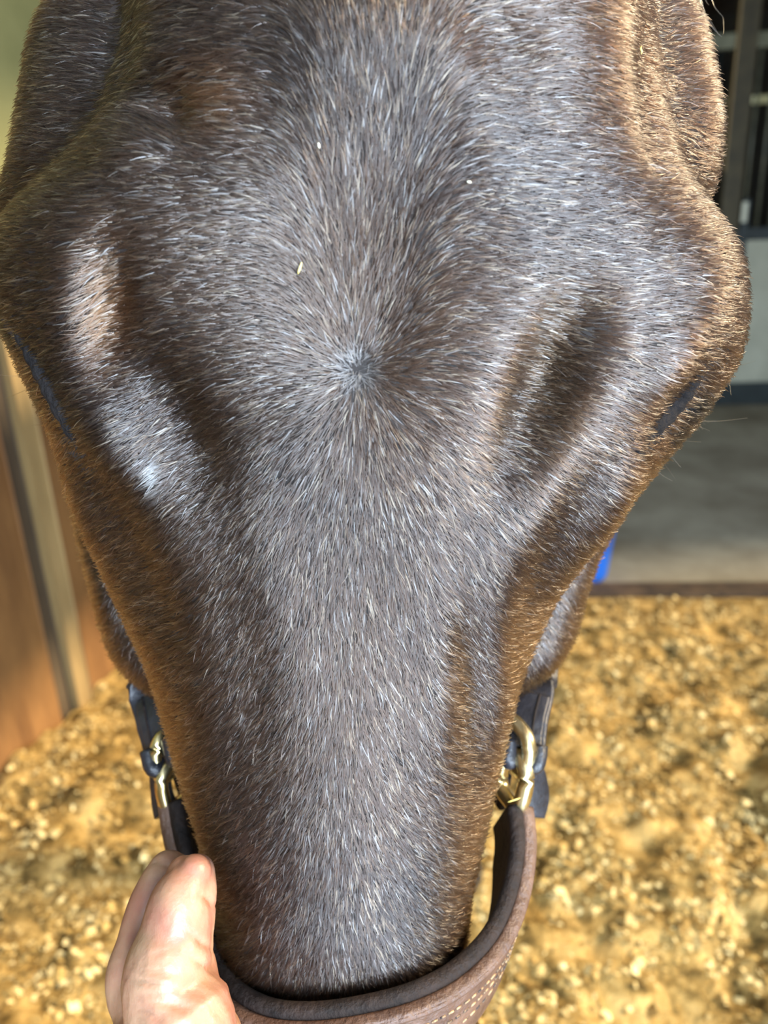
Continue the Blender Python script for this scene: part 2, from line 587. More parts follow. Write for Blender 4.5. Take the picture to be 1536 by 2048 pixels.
# the cheeks and the region behind the eyes, wider and further back than the face
cheek_rows = [
    (-330, 250, 1240, .355), (-150, 190, 1310, .338), (0, 118, 1356, .322), (70, 80, 1380, .316), (150, 62, 1402, .305), (250, 48, 1420, .295), (330, 34, 1424, .289), (430, 0, 1420, .290),
    (560, -10, 1420, .32), (700, 40, 1390, .32), (800, 90, 1350, .32), (900, 132, 1300, .32), (980, 158, 1252, .32), (1060, 172, 1208, .32),
    (1150, 184, 1176, .32), (1230, 204, 1158, .32), (1280, 225, 1138, .32), (1320, 262, 1105, .322), (1350, 310, 1050, .325)]
Lc, Rc = sil_table(cheek_rows)
zz = np.linspace(max(Lc[0, 0], Rc[0, 0]) - 0.004, 1.43, 90)
sl = []
for i, z in enumerate(zz):
    xl, xr = np.interp(z, Lc[:, 0], Lc[:, 1]), np.interp(z, Rc[:, 0], Rc[:, 1])
    yw = np.interp(z, Lc[:, 0], Lc[:, 2])
    cx = 0.5 * (xl + xr)
    yf = yw - np.interp(z, [1.10, 1.14, 1.25, 1.43], [.035, .05, .045, .035])
    yb = np.interp(z, [1.10, 1.16, 1.25, 1.43], [.38, .45, .475, .46]) - lean(z)
    loop = []
    for k in range(NS):
        a = 2 * pi * k / NS
        s_, c_ = sin(a), cos(a)
        n = 2.6
        w = (xr - cx) if s_ >= 0 else (cx - xl)
        x = cx + np.sign(s_) * abs(s_) ** (2 / n) * w
        y = yw - (yw - yf) * abs(c_) ** (2 / n) if c_ >= 0 else yw + (yb - yw) * abs(c_) ** (2 / n)
        loop.append((x, y, z))
    sl.append(loop)
parts.append(loft(sl))


def ell_tube(path, seg=28, n=2.0):
    """path: (x, y, z, half width in x, half height) along the yz plane; capped loft"""
    P = spline(path, len(path) * 6)
    sl = []
    for i in range(len(P)):
        a, b = P[max(i - 1, 0)][:3], P[min(i + 1, len(P) - 1)][:3]
        t = Vector(b - a).normalized()
        side = Vector((1, 0, 0))
        up = side.cross(t).normalized()
        side = t.cross(up).normalized()
        w, h = P[i][3], P[i][4]
        sl.append([Vector(P[i][:3]) + side * (w * cos(2 * pi * k / seg)) + up * (h * sin(2 * pi * k / seg)) for k in range(seg)])
    return loft(sl)


# neck, barrel, legs, ears, tail: hidden behind the head in this view
parts.append(ell_tube([(0, .36, 1.33, .07, .10), (0, .46, 1.34, .085, .14), (0, .62, 1.33, .090, .17), (0, .85, 1.30, .105, .20),
                       (0, 1.08, 1.26, .14, .26), (0, 1.30, 1.20, .18, .31), (0, 1.45, 1.18, .15, .25)]))
parts.append(ell_tube([(0, 1.02, 1.12, .05, .10), (0, 1.12, 1.14, .16, .22), (0, 1.40, 1.16, .22, .31), (0, 1.80, 1.13, .26, .32), (0, 2.20, 1.17, .25, .30),
                       (0, 2.48, 1.20, .21, .27), (0, 2.62, 1.20, .10, .15), (0, 2.65, 1.20, .03, .05)]))
for sx in (-1, 1):
    parts.append(ell_tube([(sx * .12, 1.28, 1.10, .07, .13), (sx * .125, 1.27, .85, .06, .085), (sx * .125, 1.26, .62, .045, .055), (sx * .125, 1.25, .52, .043, .046),
                           (sx * .125, 1.255, .47, .038, .042), (sx * .125, 1.26, .32, .026, .032), (sx * .125, 1.26, .20, .033, .038),
                           (sx * .125, 1.235, .12, .030, .034), (sx * .125, 1.215, .075, .046, .052), (sx * .125, 1.20, .035, .054, .062)]))
    parts.append(ell_tube([(sx * .14, 2.40, 1.12, .09, .20), (sx * .14, 2.36, .90, .085, .15), (sx * .14, 2.42, .72, .055, .085), (sx * .14, 2.53, .56, .043, .06),
                           (sx * .14, 2.52, .46, .036, .045), (sx * .14, 2.49, .30, .028, .035), (sx * .14, 2.48, .20, .034, .038),
                           (sx * .14, 2.455, .12, .031, .034), (sx * .14, 2.435, .075, .047, .052), (sx * .14, 2.42, .035, .055, .062)]))
    parts.append(ell_tube([(-.015 + sx * .055, .355, 1.43, .022, .026), (-.015 + sx * .065, .35, 1.50, .026, .026), (-.015 + sx * .072, .335, 1.56, .018, .018), (-.015 + sx * .074, .325, 1.61, .004, .004)]))
V, Fa = [], []
for v, f_ in parts:
    o_ = len(V)
    V += [tuple(map(float, p)) for p in v]
    Fa += [tuple(i + o_ for i in q) for q in f_]
me = bpy.data.meshes.new('horse_raw')
me.from_pydata(V, [], Fa)
raw = link('horse_raw', me)
bm = bmesh.new()
bm.from_mesh(me)
bmesh.ops.recalc_face_normals(bm, faces=bm.faces)
bm.to_mesh(me)
bm.free()
md = raw.modifiers.new('remesh', 'REMESH')
md.mode = 'VOXEL'
md.voxel_size = 0.0038
md.adaptivity = 0.0
dg = bpy.context.evaluated_depsgraph_get()
hm = bpy.data.meshes.new_from_object(raw.evaluated_get(dg))
bpy.data.objects.remove(raw)


def mesh_arrays(me):
    co = np.empty(len(me.vertices) * 3)
    me.vertices.foreach_get('co', co)
    ed = np.empty(len(me.edges) * 2, dtype=np.int64)
    me.edges.foreach_get('vertices', ed)
    return co.reshape(-1, 3), ed.reshape(-1, 2)


def smooth(co, ed, it, lam=0.5, mask=None):
    deg = np.bincount(ed.ravel(), minlength=len(co)).astype(float)[:, None]
    for k in range(it):
        for l in (lam, -lam * 1.04):
            acc = np.zeros_like(co)
            for ax in range(3):
                acc[:, ax] = np.bincount(ed[:, 0], co[ed[:, 1], ax], len(co)) + np.bincount(ed[:, 1], co[ed[:, 0], ax], len(co))
            d = (acc / deg - co) * l
            co = co + (d if mask is None else d * mask)
    return co


def vert_normals(me):
    n = np.empty(len(me.vertices) * 3)
    me.vertex_normals.foreach_get('vector', n)
    return n.reshape(-1, 3)


co, ed = mesh_arrays(hm)
co = smooth(co, ed, 22)
hm.vertices.foreach_set('co', co.ravel())
hm.update()
# features of the face, each a soft swelling or hollow: (picture x, y, radius along, radius across, angle, height in m)
feat = [
    (1405, 600, 130, 90, 95, .003), (1365, 815, 50, 100, 40, -.006), (1320, 730, 60, 60, 0, .003),             # right brow, dip under it
    (1088, 740, 170, 70, 112, -.0085), (1020, 910, 130, 60, 110, -.003),        # hollow above the right eye running down
    (1230, 660, 60, 110, 90, .002), (1285, 720, 30, 60, 0, -.0012),
    (222, 620, 130, 48, 95, -.0048), (150, 560, 110, 60, 100, .0015),            # hollow above the left eye
    (350, 840, 170, 75, 62, -.006), (215, 870, 110, 55, 55, .003),
    (345, 215, 60, 50, 45, -.0055), (290, 300, 90, 50, 160, .003),              # pits behind the brow on the left
    (250, 60, 110, 36, 95, -.0035), (1292, 150, 150, 30, 88, -.0035),
    (1000, 80, 90, 60, 30, -.0035), (900, 200, 170, 70, 60, .002),
    (1215, 1010, 150, 32, 118, .003), (1100, 1120, 220, 50, 112, -.0028),       # right facial crest and the groove beside it
    (170, 1040, 160, 32, 75, .003), (280, 1130, 200, 50, 70, -.0028),           # left facial crest
    (938, 1380, 230, 38, 88, -.0016), (865, 1330, 230, 45, 87, .0015), (990, 1420, 180, 36, 92, .002),
    (505, 1400, 260, 44, 86, -.0006), (560, 1150, 200, 70, 75, .0015),
    (772, 500, 190, 40, 98, -.0035), (700, 900, 160, 160, 0, .002),
    (690, 1500, 330, 120, 90, .0015), (690, 1880, 60, 170, 90, .0015)]
nr = vert_normals(hm)
head = (co[:, 1] < 0.37) & (co[:, 2] > 0.80)
pp, dw = proj(co)
tocam = CAM - co
tocam /= np.linalg.norm(tocam, axis=1)[:, None]
facing = np.clip(((nr * tocam).sum(1) + 0.1) / 0.3, 0, 1) * head
disp = np.zeros(len(co))
for px, py, ra, rb, an_, h in feat:
    a = radians(an_)
    dx, dy = pp[:, 0] - px, pp[:, 1] - py
    u = dx * cos(a) + dy * sin(a)
    v = -dx * sin(a) + dy * cos(a)
    disp += h * np.exp(-(u / ra) ** 2 - (v / rb) ** 2)
co = co + nr * (disp * facing)[:, None]
# nostrils and mouth, below the picture
mz = aty(690, 2040, .22)
for sx in (-1, 1):
    Nn = np.array([mz[0] + sx * 0.044, .236 - lean(.898), .898])
    d = np.linalg.norm((co - Nn) * np.array([1, 1, 0.62]), axis=1)
    co = co + np.array([-sx * .012, .012, 0])[None] * np.exp(-(d / 0.010) ** 2)[:, None]
mo = np.exp(-((co[:, 2] - .866) / .004) ** 2) * (co[:, 1] < .30) * (co[:, 2] < .9)
co = co - nr * (0.004 * mo)[:, None]
# sockets for the eyes
EYES = {'r': np.array(aty(1388, 800, .292)) - np.array([.019, 0, 0]), 'l': np.array(aty(88, 800, .292)) + np.array([.019, 0, 0])}
for k, E_ in EYES.items():
    d = np.linalg.norm((co - E_) * np.array([0.6, 1, 1.25]), axis=1)
    co = co + (np.array([-1.0 if k == 'r' else 1.0, 0.25, 0]) * 0.010)[None] * np.exp(-(d / 0.017) ** 2)[:, None]
co = smooth(co, ed, 3, mask=head[:, None].astype(float))
hm.vertices.foreach_set('co', co.ravel())
hm.update()
hm.shade_smooth()
hm.name = 'horse'
horse = link('horse', hm, M['skin_coat'])
tag(horse, 'dark brown horse facing the camera, its head filling the picture', 'horse')

# ---- coat: one curve per hair
nr = vert_normals(hm)
hm.calc_loop_triangles()
tr = np.empty(len(hm.loop_triangles) * 3, dtype=np.int64)
hm.loop_triangles.foreach_get('vertices', tr)
tr = tr.reshape(-1, 3)
A, B, C = co[tr[:, 0]], co[tr[:, 1]], co[tr[:, 2]]
fn = np.cross(B - A, C - A)
area = 0.5 * np.linalg.norm(fn, axis=1)
fn /= np.linalg.norm(fn, axis=1)[:, None] + 1e-12
ce = (A + B + C) / 3
tcv = CAM - ce
dist = np.linalg.norm(tcv, axis=1)
fac = (fn * tcv).sum(1) / dist
wgt = np.clip((fac + 0.55) / 0.45, 0.0, 1.0) * (ce[:, 1] < 0.42) * (ce[:, 2] > 0.95)
wgt += 0.25 * np.clip((0.80 - ce[:, 1]) / 0.30, 0, 1) * (ce[:, 2] > 0.83) * (ce[:, 2] > 0.95 - 0.3 * (ce[:, 1] < 0.45))
# the upper lids: bare black folds, also standing for the shade under the brows
from mathutils.bvhtree import BVHTree
bm = bmesh.new()
bm.from_mesh(hm)
bvh = BVHTree.FromBMesh(bm)
bm.free()


def on_head(px, py):
    hit, n_, _, _ = bvh.ray_cast(Vector(CAM), Vector(ray(px, py)).normalized(), 0.6)
    return tuple(hit - n_ * 0.0020) if hit is not None else tuple(aty(px, py, .272))


LIDS = {'r': spline([on_head(*q) for q in ((1268, 908), (1306, 862), (1345, 818), (1378, 778), (1400, 742))], 26),
        'l': spline([on_head(*q) for q in ((16, 640), (56, 700), (92, 762), (128, 838), (160, 905))], 26)}
for C_ in LIDS.values():
    dl = np.min(np.linalg.norm(ce[:, None, :] - C_[None, ::3], axis=2), axis=1)
    wgt *= np.clip((dl - 0.0015) / 0.005, 0.05, 1)
for E_ in EYES.values():
    wgt *= np.linalg.norm(ce - E_, axis=1) > 0.017
WH = aty(715, 735, 0.207)                        # the whorl on the forehead
wgt *= 1 + 2 * np.exp(-(np.linalg.norm(ce - WH, axis=1) / 0.007) ** 2)
wgt = wgt * area
NH = 560000
idx = rng.choice(len(tr), NH, p=wgt / wgt.sum())
r1, r2 = np.sqrt(rng.random(NH)), rng.random(NH)
b0, b1, b2 = (1 - r1)[:, None], (r1 * (1 - r2))[:, None], (r1 * r2)[:, None]
P = A[idx] * b0 + B[idx] * b1 + C[idx] * b2
N = nr[tr[idx, 0]] * b0 + nr[tr[idx, 1]] * b1 + nr[tr[idx, 2]] * b2
N /= np.linalg.norm(N, axis=1)[:, None]
WH = aty(715, 735, 0.207)                        # the whorl on the forehead


def lump(P, s, seed):
    """cheap smooth noise from a few sines"""
    r = np.random.default_rng(seed)
    out = np.zeros(len(P))
    for k in range(6):
        d = r.normal(size=3)
        d /= np.linalg.norm(d)
        out += np.sin(P @ d * s * r.uniform(.6, 1.7) + r.uniform(0, 6.28))
    return out / 6 ** .5


def sstep(x, a, b):
    t = np.clip((x - a) / (b - a), 0, 1)
    return t * t * (3 - 2 * t)


dx = P[:, 0] - WH[0] - 0.06 * np.clip(P[:, 2] - WH[2], 0, 1) * 1.6
dz = P[:, 2] - WH[2]
phi = np.arctan2(dx, -dz)
w = sstep(np.abs(dx), 0.006, 0.030)
psi_far = np.sign(phi) * np.minimum(np.abs(phi) * 0.78, radians(78))
psi = phi * (1 - w) + psi_far * w
psi *= 1 - 0.62 * sstep(-dz, 0.03, 0.12)
psi += 1.0 * N[:, 0] * sstep(-dz, 0.02, 0.09) * (1 - 0.6 * sstep(-dz, 0.20, 0.26))
psi += 0.10 * lump(P, 70, 3) + rng.normal(0, 1, NH) * (0.13 + 0.9 * np.exp(-(dx * dx + dz * dz) / 0.0035 ** 2))
D = np.stack([np.sin(psi), (0.75 + 0.5 * sstep(-dz, 0.02, 0.10)) * np.abs(np.sin(psi)), -np.cos(psi)], 1)
T = D - N * (D * N).sum(1)[:, None]
T /= np.linalg.norm(T, axis=1)[:, None] + 1e-9
S = np.cross(N, T)
Lh = rng.uniform(0.0045, 0.0078, NH) * (1 + 0.25 * sstep(P[:, 1], .28, .34))
Lh *= 1 - 0.3 * sstep(-dz, 0.15, 0.3)
hollow = (disp * facing)[tr[idx, 0]]
Lh *= 1 - 0.45 * np.exp(-(dx * dx + dz * dz) / 0.006 ** 2)
lift = np.clip(rng.normal(0.34, 0.10, NH) + 0.10 * sstep(-dz, .04, .14) + 0.05 * lump(P, 160, 5) + np.clip(-hollow * 45, 0, 0.25) + 0.5 * np.exp(-(dx * dx + dz * dz) / 0.004 ** 2), 0.06, 0.9)
bend = rng.normal(0, 0.10, NH)
NPT = 4
pts = np.empty((NH, NPT, 3))
for k in range(NPT):
    s = k / (NPT - 1)
    pts[:, k] = P - N * 0.0004 + (T * s + N * ((lift * (s - 0.42 * s * s)))[:, None] + S * (bend * s * s)[:, None]) * Lh[:, None]
rad = np.empty((NH, NPT))
r0 = rng.uniform(0.00010, 0.00018, NH)
for k, q in enumerate((1.0, 1.0, 0.8, 0.2)):
    rad[:, k] = r0 * q
# hair colours: dark brown coat with lighter brown hairs, tan and grey ones painted as sheen, redder behind the brows
dark = np.array([0.008, 0.0055, 0.005])
brown = np.array([0.040, 0.021, 0.012])
red = np.array([0.105, 0.042, 0.016])
tan = np.array([0.24, 0.150, 0.085])
grey = np.array([0.20, 0.185, 0.18])
u = rng.random(NH)[:, None]
pxy, _ = proj(P)
mid = 0.5 + 0.35 * lump(P, 45, 9)[:, None]
cl = dark * (1 - 0.45 * mid) + brown * 0.45 * mid
cl = np.where(u > 0.72, brown * 0.7 + dark * 0.3, cl)
side = sstep(np.abs(N[:, 0]), .40, .80) * sstep(-dz, -0.02, 0.06)  # browner sides of a bay coat, some warm bounce light painted in
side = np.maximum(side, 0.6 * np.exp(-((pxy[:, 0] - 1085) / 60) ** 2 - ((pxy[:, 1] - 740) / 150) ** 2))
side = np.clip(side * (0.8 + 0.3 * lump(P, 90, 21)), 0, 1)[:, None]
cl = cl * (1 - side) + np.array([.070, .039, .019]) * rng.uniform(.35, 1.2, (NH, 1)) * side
redness = sstep(P[:, 1], .285, .325)[:, None] * 0.40
redness = np.maximum(redness, 0.9 * np.exp(-((pxy[:, 0] - 225) / 45) ** 2 - ((pxy[:, 1] - 600) / 110) ** 2)[:, None])
redness = np.maximum(redness, 0.6 * np.exp(-((pxy[:, 0] - 440) / 70) ** 2 - ((pxy[:, 1] - 190) / 70) ** 2)[:, None])
cl = cl * (1 - redness) + (red * rng.uniform(.5, 1.2, (NH, 1))) * redness
cl = np.where(u > 0.86, tan * rng.uniform(.5, 1.1, (NH, 1)), cl)
cl = np.where(u > 0.945, grey * rng.uniform(.6, 1.5, (NH, 1)), cl)
rim_shade = np.zeros(NH)                              # black hair round the eyes, shade under the brows painted in with it
for a_, b_, rx_, ry_ in ((1375, 805, 60, 50), (1330, 860, 50, 40), (1290, 915, 40, 22), (20, 640, 48, 75), (95, 775, 35, 80), (150, 890, 30, 70)):
    rim_shade = np.maximum(rim_shade, np.exp(-(((pxy[:, 0] - a_) / rx_) ** 2 + ((pxy[:, 1] - b_) / ry_) ** 2) ** 2))
rim_shade = (rim_shade * (P[:, 1] > .235))[:, None]
cl = cl * (1 - rim_shade) + np.array([.004, .004, .0045]) * rim_shade
scar = np.exp(-((pxy[:, 0] - 322) / 11) ** 2 - ((pxy[:, 1] - 945) / 22) ** 2)[:, None] * 0.9
scar = np.maximum(scar, 0.22 * np.exp(-((pxy[:, 0] - 712) / 18) ** 2 - ((pxy[:, 1] - 738) / 22) ** 2)[:, None])
cl = cl * (1 - scar) + np.array([.5, .5, .5]) * scar
cl *= rng.uniform(0.75, 1.25, (NH, 1))


def hair_object(name, pts, rad, cols, material, parent):
    n, k = rad.shape
    hc = bpy.data.hair_curves.new(name)
    hc.add_curves([k] * n)
    hc.points.foreach_set('position', pts.reshape(-1))
    hc.points.foreach_set('radius', rad.reshape(-1))
    at = hc.attributes.new('hair_tint', 'FLOAT_COLOR', 'CURVE')
    at.data.foreach_set('color', np.concatenate([cols, np.ones((n, 1))], 1).reshape(-1))
    hc.materials.append(material)
    o = bpy.data.objects.new(name, hc)
    col.objects.link(o)
    o.parent = parent
    return o


hmat = bpy.data.materials.new('horse_hair')
hmat.use_nodes = True
nt = hmat.node_tree
nt.nodes.remove(nt.nodes['Principled BSDF'])
hb = nt.nodes.new('ShaderNodeBsdfHairPrincipled')
hb.model = 'CHIANG'
hb.parametrization = 'COLOR'
hb.inputs['Roughness'].default_value = 0.22
hb.inputs['Radial Roughness'].default_value = 0.22
hb.inputs['Coat'].default_value = 0.35
hb.inputs['Random Roughness'].default_value = 0.3
at = node(nt, 'ShaderNodeAttribute')
at.attribute_name = 'hair_tint'
nt.links.new(at.outputs['Color'], hb.inputs['Color'])
nt.links.new(hb.outputs[0], nt.nodes['Material Output'].inputs[0])
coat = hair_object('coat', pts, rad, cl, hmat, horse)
tag(coat, kind='stuff')

# ---- eyes, lids, lashes and whiskers
def eye_mat():
    m, nt, b = mat('dark_eye')
    b.inputs['Base Color'].default_value = (0.012, 0.006, 0.004, 1)
    b.inputs['Roughness'].default_value = 0.06
    b.inputs['Coat Weight'].default_value = 1.0
    return m


M['eye'] = eye_mat()
M['lid'] = noise_mat('eyelid', (0.004, 0.004, 0.005), (0.012, 0.010, 0.010), 90, 0.8, 0.6, 400, spec=0.12)
for k, E_ in EYES.items():
    sx = 1 if k == 'r' else -1
    bm = bmesh.new()
    bmesh.ops.create_uvsphere(bm, u_segments=32, v_segments=20, radius=0.0185)
    ec = Vector(E_) + Vector((sx * -0.004, 0.002, 0.0))
    for v in bm.verts:
        v.co = Vector((v.co.x * 0.9, v.co.y * 1.08, v.co.z)) + ec
    eye = from_bm('eye', bm, M['eye'], horse, True)
    bm = bmesh.new()
    path = []
    for a in np.linspace(radians(-82), radians(82), 18):
        path.append(ec + Vector((sx * 0.0165 * cos(a) * 0.95, 0.0225 * sin(a), -0.0105 * cos(a))))
    bm_tube(bm, path, lambda i: 0.0042 - 0.0014 * abs(i - 8.5) / 8.5, 10)
    from_bm('eyelid', bm, M['lid'], horse, True)
    # the heavier upper lid, a bare black fold also standing for shade under the brow
    C_ = LIDS[k]
    bm = bmesh.new()
    bm_tube(bm, [Vector(q) for q in C_], lambda i: 0.0044 - 0.0024 * (abs(i - 12.5) / 12.5) ** 2 + 0.0003 * sin(i * 1.9), 12)
    from_bm('eyelid', bm, M['lid'], horse, True)


def long_hairs(name, specs, parent, material, radius=0.00009):
    """specs: lists of 3D control points, one list for each hair"""
    P = np.array([spline(sp, 7) for sp in specs])
    rd = np.tile(np.linspace(1, 0.25, 7) * radius, (len(P), 1))
    c = np.array([[0.10, 0.075, 0.05] if i % 3 else [0.35, 0.33, 0.30] for i in range(len(P))])
    return hair_object(name, P, rd, c, material, parent)


def px_hair(pts, y0, y1):
    return [aty(a, b, y0 + (y1 - y0) * i / (len(pts) - 1)) for i, (a, b) in enumerate(pts)]


lash = [px_hair(p, .284, .276) for p in (
    [(1300, 885), (1335, 905), (1362, 935)], [(1318, 872), (1352, 880), (1402, 884)], [(1305, 905), (1330, 930), (1352, 960)],
    [(1298, 912), (1318, 945), (1345, 962)], [(1330, 868), (1380, 850), (1420, 862)], [(1385, 842), (1440, 842), (1495, 836)],
    [(1440, 735), (1475, 732), (1510, 722)], [(1436, 745), (1456, 760), (1462, 790)])]
for k in range(26):
    a = 1300 + 4.2 * k
    b = 915 - 3.2 * k
    lash.append(px_hair([(a - 12, b - 8), (a, b + 4), (a + random.uniform(3, 14), b + random.uniform(8, 20))], .285, .282))
long_hairs('eyelashes', lash, horse, hmat)['kind'] = 'stuff'
lash = [px_hair(p, .284, .270) for p in ([(88, 742), (45, 752), (0, 750)], [(85, 765), (40, 785), (8, 798)], [(120, 832), (90, 848), (62, 850)])]
for k in range(24):
    a = 55 + 3.5 * k
    b = 690 + 8 * k
    lash.append(px_hair([(a + 12, b - 6), (a, b + 4), (a - random.uniform(4, 16), b + random.uniform(6, 18))], .285, .282))
long_hairs('eyelashes', lash, horse, hmat)['kind'] = 'stuff'
wisp = []
for p in ([(1352, -60), (1358, -10), (1362, 12), (1345, 45)], [(1372, -60), (1368, -8), (1357, 18), (1350, 30)], [(1385, 45), (1402, 75), (1408, 105), (1400, 138)],
          [(1390, -60), (1405, 20), (1425, 55), (1440, 70)], [(1410, -60), (1428, 10), (1446, 35), (1447, 68)], [(1385, -60), (1398, 5), (1420, 40), (1436, 66)],
          [(1392, -50), (1410, 25), (1430, 60), (1444, 74)], [(1400, -60), (1410, -5), (1416, 8), (1418, 10)], [(1380, -60), (1386, -2), (1392, 12), (1394, 20)]):
    wisp.append(px_hair(p, .335, .325))
o = long_hairs('mane_wisps', wisp, horse, hmat, 0.00016)
o['kind'] = 'stuff'
# mane along the crest of the neck and the forelock roots
mane = []
for k in range(2600):
    t = random.random()
    y = 0.42 + 0.78 * t
    x0 = random.uniform(-.02, .02)
    z0 = 1.475 + 0.03 * sin(t * 3) + 0.012
    z0 = float(np.interp(y, [.42, .46, .62, .85, 1.08, 1.30], [1.46, 1.475, 1.495, 1.495, 1.515, 1.50])) - 0.006
    Ln = random.uniform(.12, .22)
    mane.append([(x0, y, z0), (x0 - .04, y + random.uniform(-.02, .02), z0 + .012), (x0 - .10, y + random.uniform(-.03, .03), z0 - Ln * .45),
                 (x0 - .115 + random.uniform(-.01, .01), y + random.uniform(-.04, .04), z0 - Ln)])
P_ = np.array([spline(m_, 6) for m_ in mane])
o = hair_object('mane', P_, np.tile(np.linspace(1, .4, 6) * .0006, (len(P_), 1)), np.tile([[.012, .009, .008]], (len(P_), 1)), hmat, horse)
o['kind'] = 'stuff'

# ------------------------------------------------------------------ the halter
halter = empty('halter', tuple(aty(690, 2030, .214)))
HI = Matrix.Translation(-halter.location)


def hpart(name, bm, m, parent=None, smooth=True):
    o = from_bm(name, bm, m, parent or halter, smooth)
    if parent is None:
        o.matrix_parent_inverse = HI
    else:
        o.matrix_parent_inverse = parent.matrix_world.inverted()
    return o


nb = [(1040, 1612, .276), (1046, 1690, .264), (1030, 1785, .250), (992, 1872, .236), (925, 1942, .224), (838, 1990, .2155), (730, 2020, .212), (620, 2034, .212),
      (530, 2024, .216), (462, 1985, .226), (424, 1925, .238), (398, 1845, .250), (374, 1755, .262), (352, 1675, .271), (340, 1605, .277)]
ups = [(0.10, -.80, .60), (0.10, -.72, .70), (.06, -.5, .86), (.03, -.3, .95), (0, -.15, .99), (0, -.08, 1), (0, -.05, 1), (0, -.05, 1), (0, -.08, 1), (0, -.15, .99), (-.03, -.3, .95),
       (-.06, -.45, .88), (-.08, -.6, .78), (-.10, -.72, .70), (-.10, -.8, .6)]
ctl = np.array([np.concatenate([aty(a, b, y), u_]) for (a, b, y), u_ in zip(nb, ups)])
dense = spline(ctl, 90)
npath = [Vector(d[:3]) for d in dense]
nfr = []
for i in range(len(npath)):
    t = (npath[min(i + 1, 89)] - npath[max(i - 1, 0)]).normalized()
    sd_ = t.cross(Vector(dense[i][3:])).normalized()        # towards the nose
    nfr.append((t, sd_, sd_.cross(t)))
WID = 0.030


def strap_prof(c, th, w, z0, r):
    """c: offset towards the nose, th thickness, w width, z0 height of the upper edge"""
    return [(c + a, z0 - w / 2 + b) for a, b in rounded_rect(th, w, r, 4)]


bm = bmesh.new()
bm_sweep(bm, npath, lambda i: strap_prof(-0.0030, 0.0050, WID, 0.0, 0.0016), nfr)
noseband = hpart('noseband', bm, M['leather_brown'])
noseband['label'] = 'brown leather outer band with three stitch rows'
bm = bmesh.new()
bm_sweep(bm, npath, lambda i: strap_prof(0.0022, 0.0062, WID + 0.004, 0.0024, 0.0030), nfr)
lining = hpart('padded_lining', bm, M['leather_dark'])
lining['label'] = 'dark padded inner lining'
bm = bmesh.new()
bm_tube(bm, [npath[i] + nfr[i][1] * -0.0048 + nfr[i][2] * -0.0018 for i in range(90)], 0.0013, 6)
hpart('edge_bead', bm, M['leather_brown'])
# stitches: three rows on the outer face
for row in (0.0075, 0.0125, 0.0180):
    bm = bmesh.new()
    ln = np.cumsum([0] + [(npath[i + 1] - npath[i]).length for i in range(89)])
    s0 = 0.003
    while s0 < ln[-1] - 0.004:
        ends = []
        for q in (s0, s0 + 0.0021):
            i = min(int(np.searchsorted(ln, q)) - 1, 88)
            i = max(i, 0)
            f_ = (q - ln[i]) / max(ln[i + 1] - ln[i], 1e-6)
            ends.append(npath[i].lerp(npath[i + 1], f_) + nfr[i][1] * -0.0057 + nfr[i][2] * -row)
        bm_tube(bm, ends, 0.00042, 5)
        s0 += 0.0031
    st = hpart('stitch_row', bm, M['thread'], noseband)
    st['kind'] = 'stuff'


def strap(name, ctl, w, th, m, n=40, label=None):
    """ctl: rows of position + width direction"""
    D = spline(np.array(ctl), n)
    path = [Vector(d[:3]) for d in D]
    fr = []
    for i in range(n):
        t = (path[min(i + 1, n - 1)] - path[max(i - 1, 0)]).normalized()
        wv = Vector(D[i][3:])
        s_ = (wv - t * wv.dot(t)).normalized()
        fr.append((t, s_, s_.cross(t)))
    bm = bmesh.new()
    bm_sweep(bm, path, lambda i: rounded_rect(w, th, th * 0.35, 3), fr)
    o = hpart(name, bm, m)
    if label:
        o['label'] = label
    return o, path, fr


def ring(c, ax_long, ax_short, a, b, r, name='brass_ring'):
    bm = bmesh.new()
    pts = []
    for k in range(40):
        th = 2 * pi * k / 40
        ca, sa = cos(th), sin(th)
        e = 0.62
        pts.append(Vector(c) + Vector(ax_long) * a * (abs(ca) ** e * (1 if ca > 0 else -1)) + Vector(ax_short) * b * (abs(sa) ** e * (1 if sa > 0 else -1)))
    bm_tube(bm, pts, r, 10, closed=True)
    return hpart(name, bm, M['brass'])


def P3(a, b, y):
    return Vector(aty(a, b, y))


def cheek_x(z, side):
    return float(np.interp(z, (Rc if side > 0 else Lc)[:, 0], (Rc if side > 0 else Lc)[:, 1]))


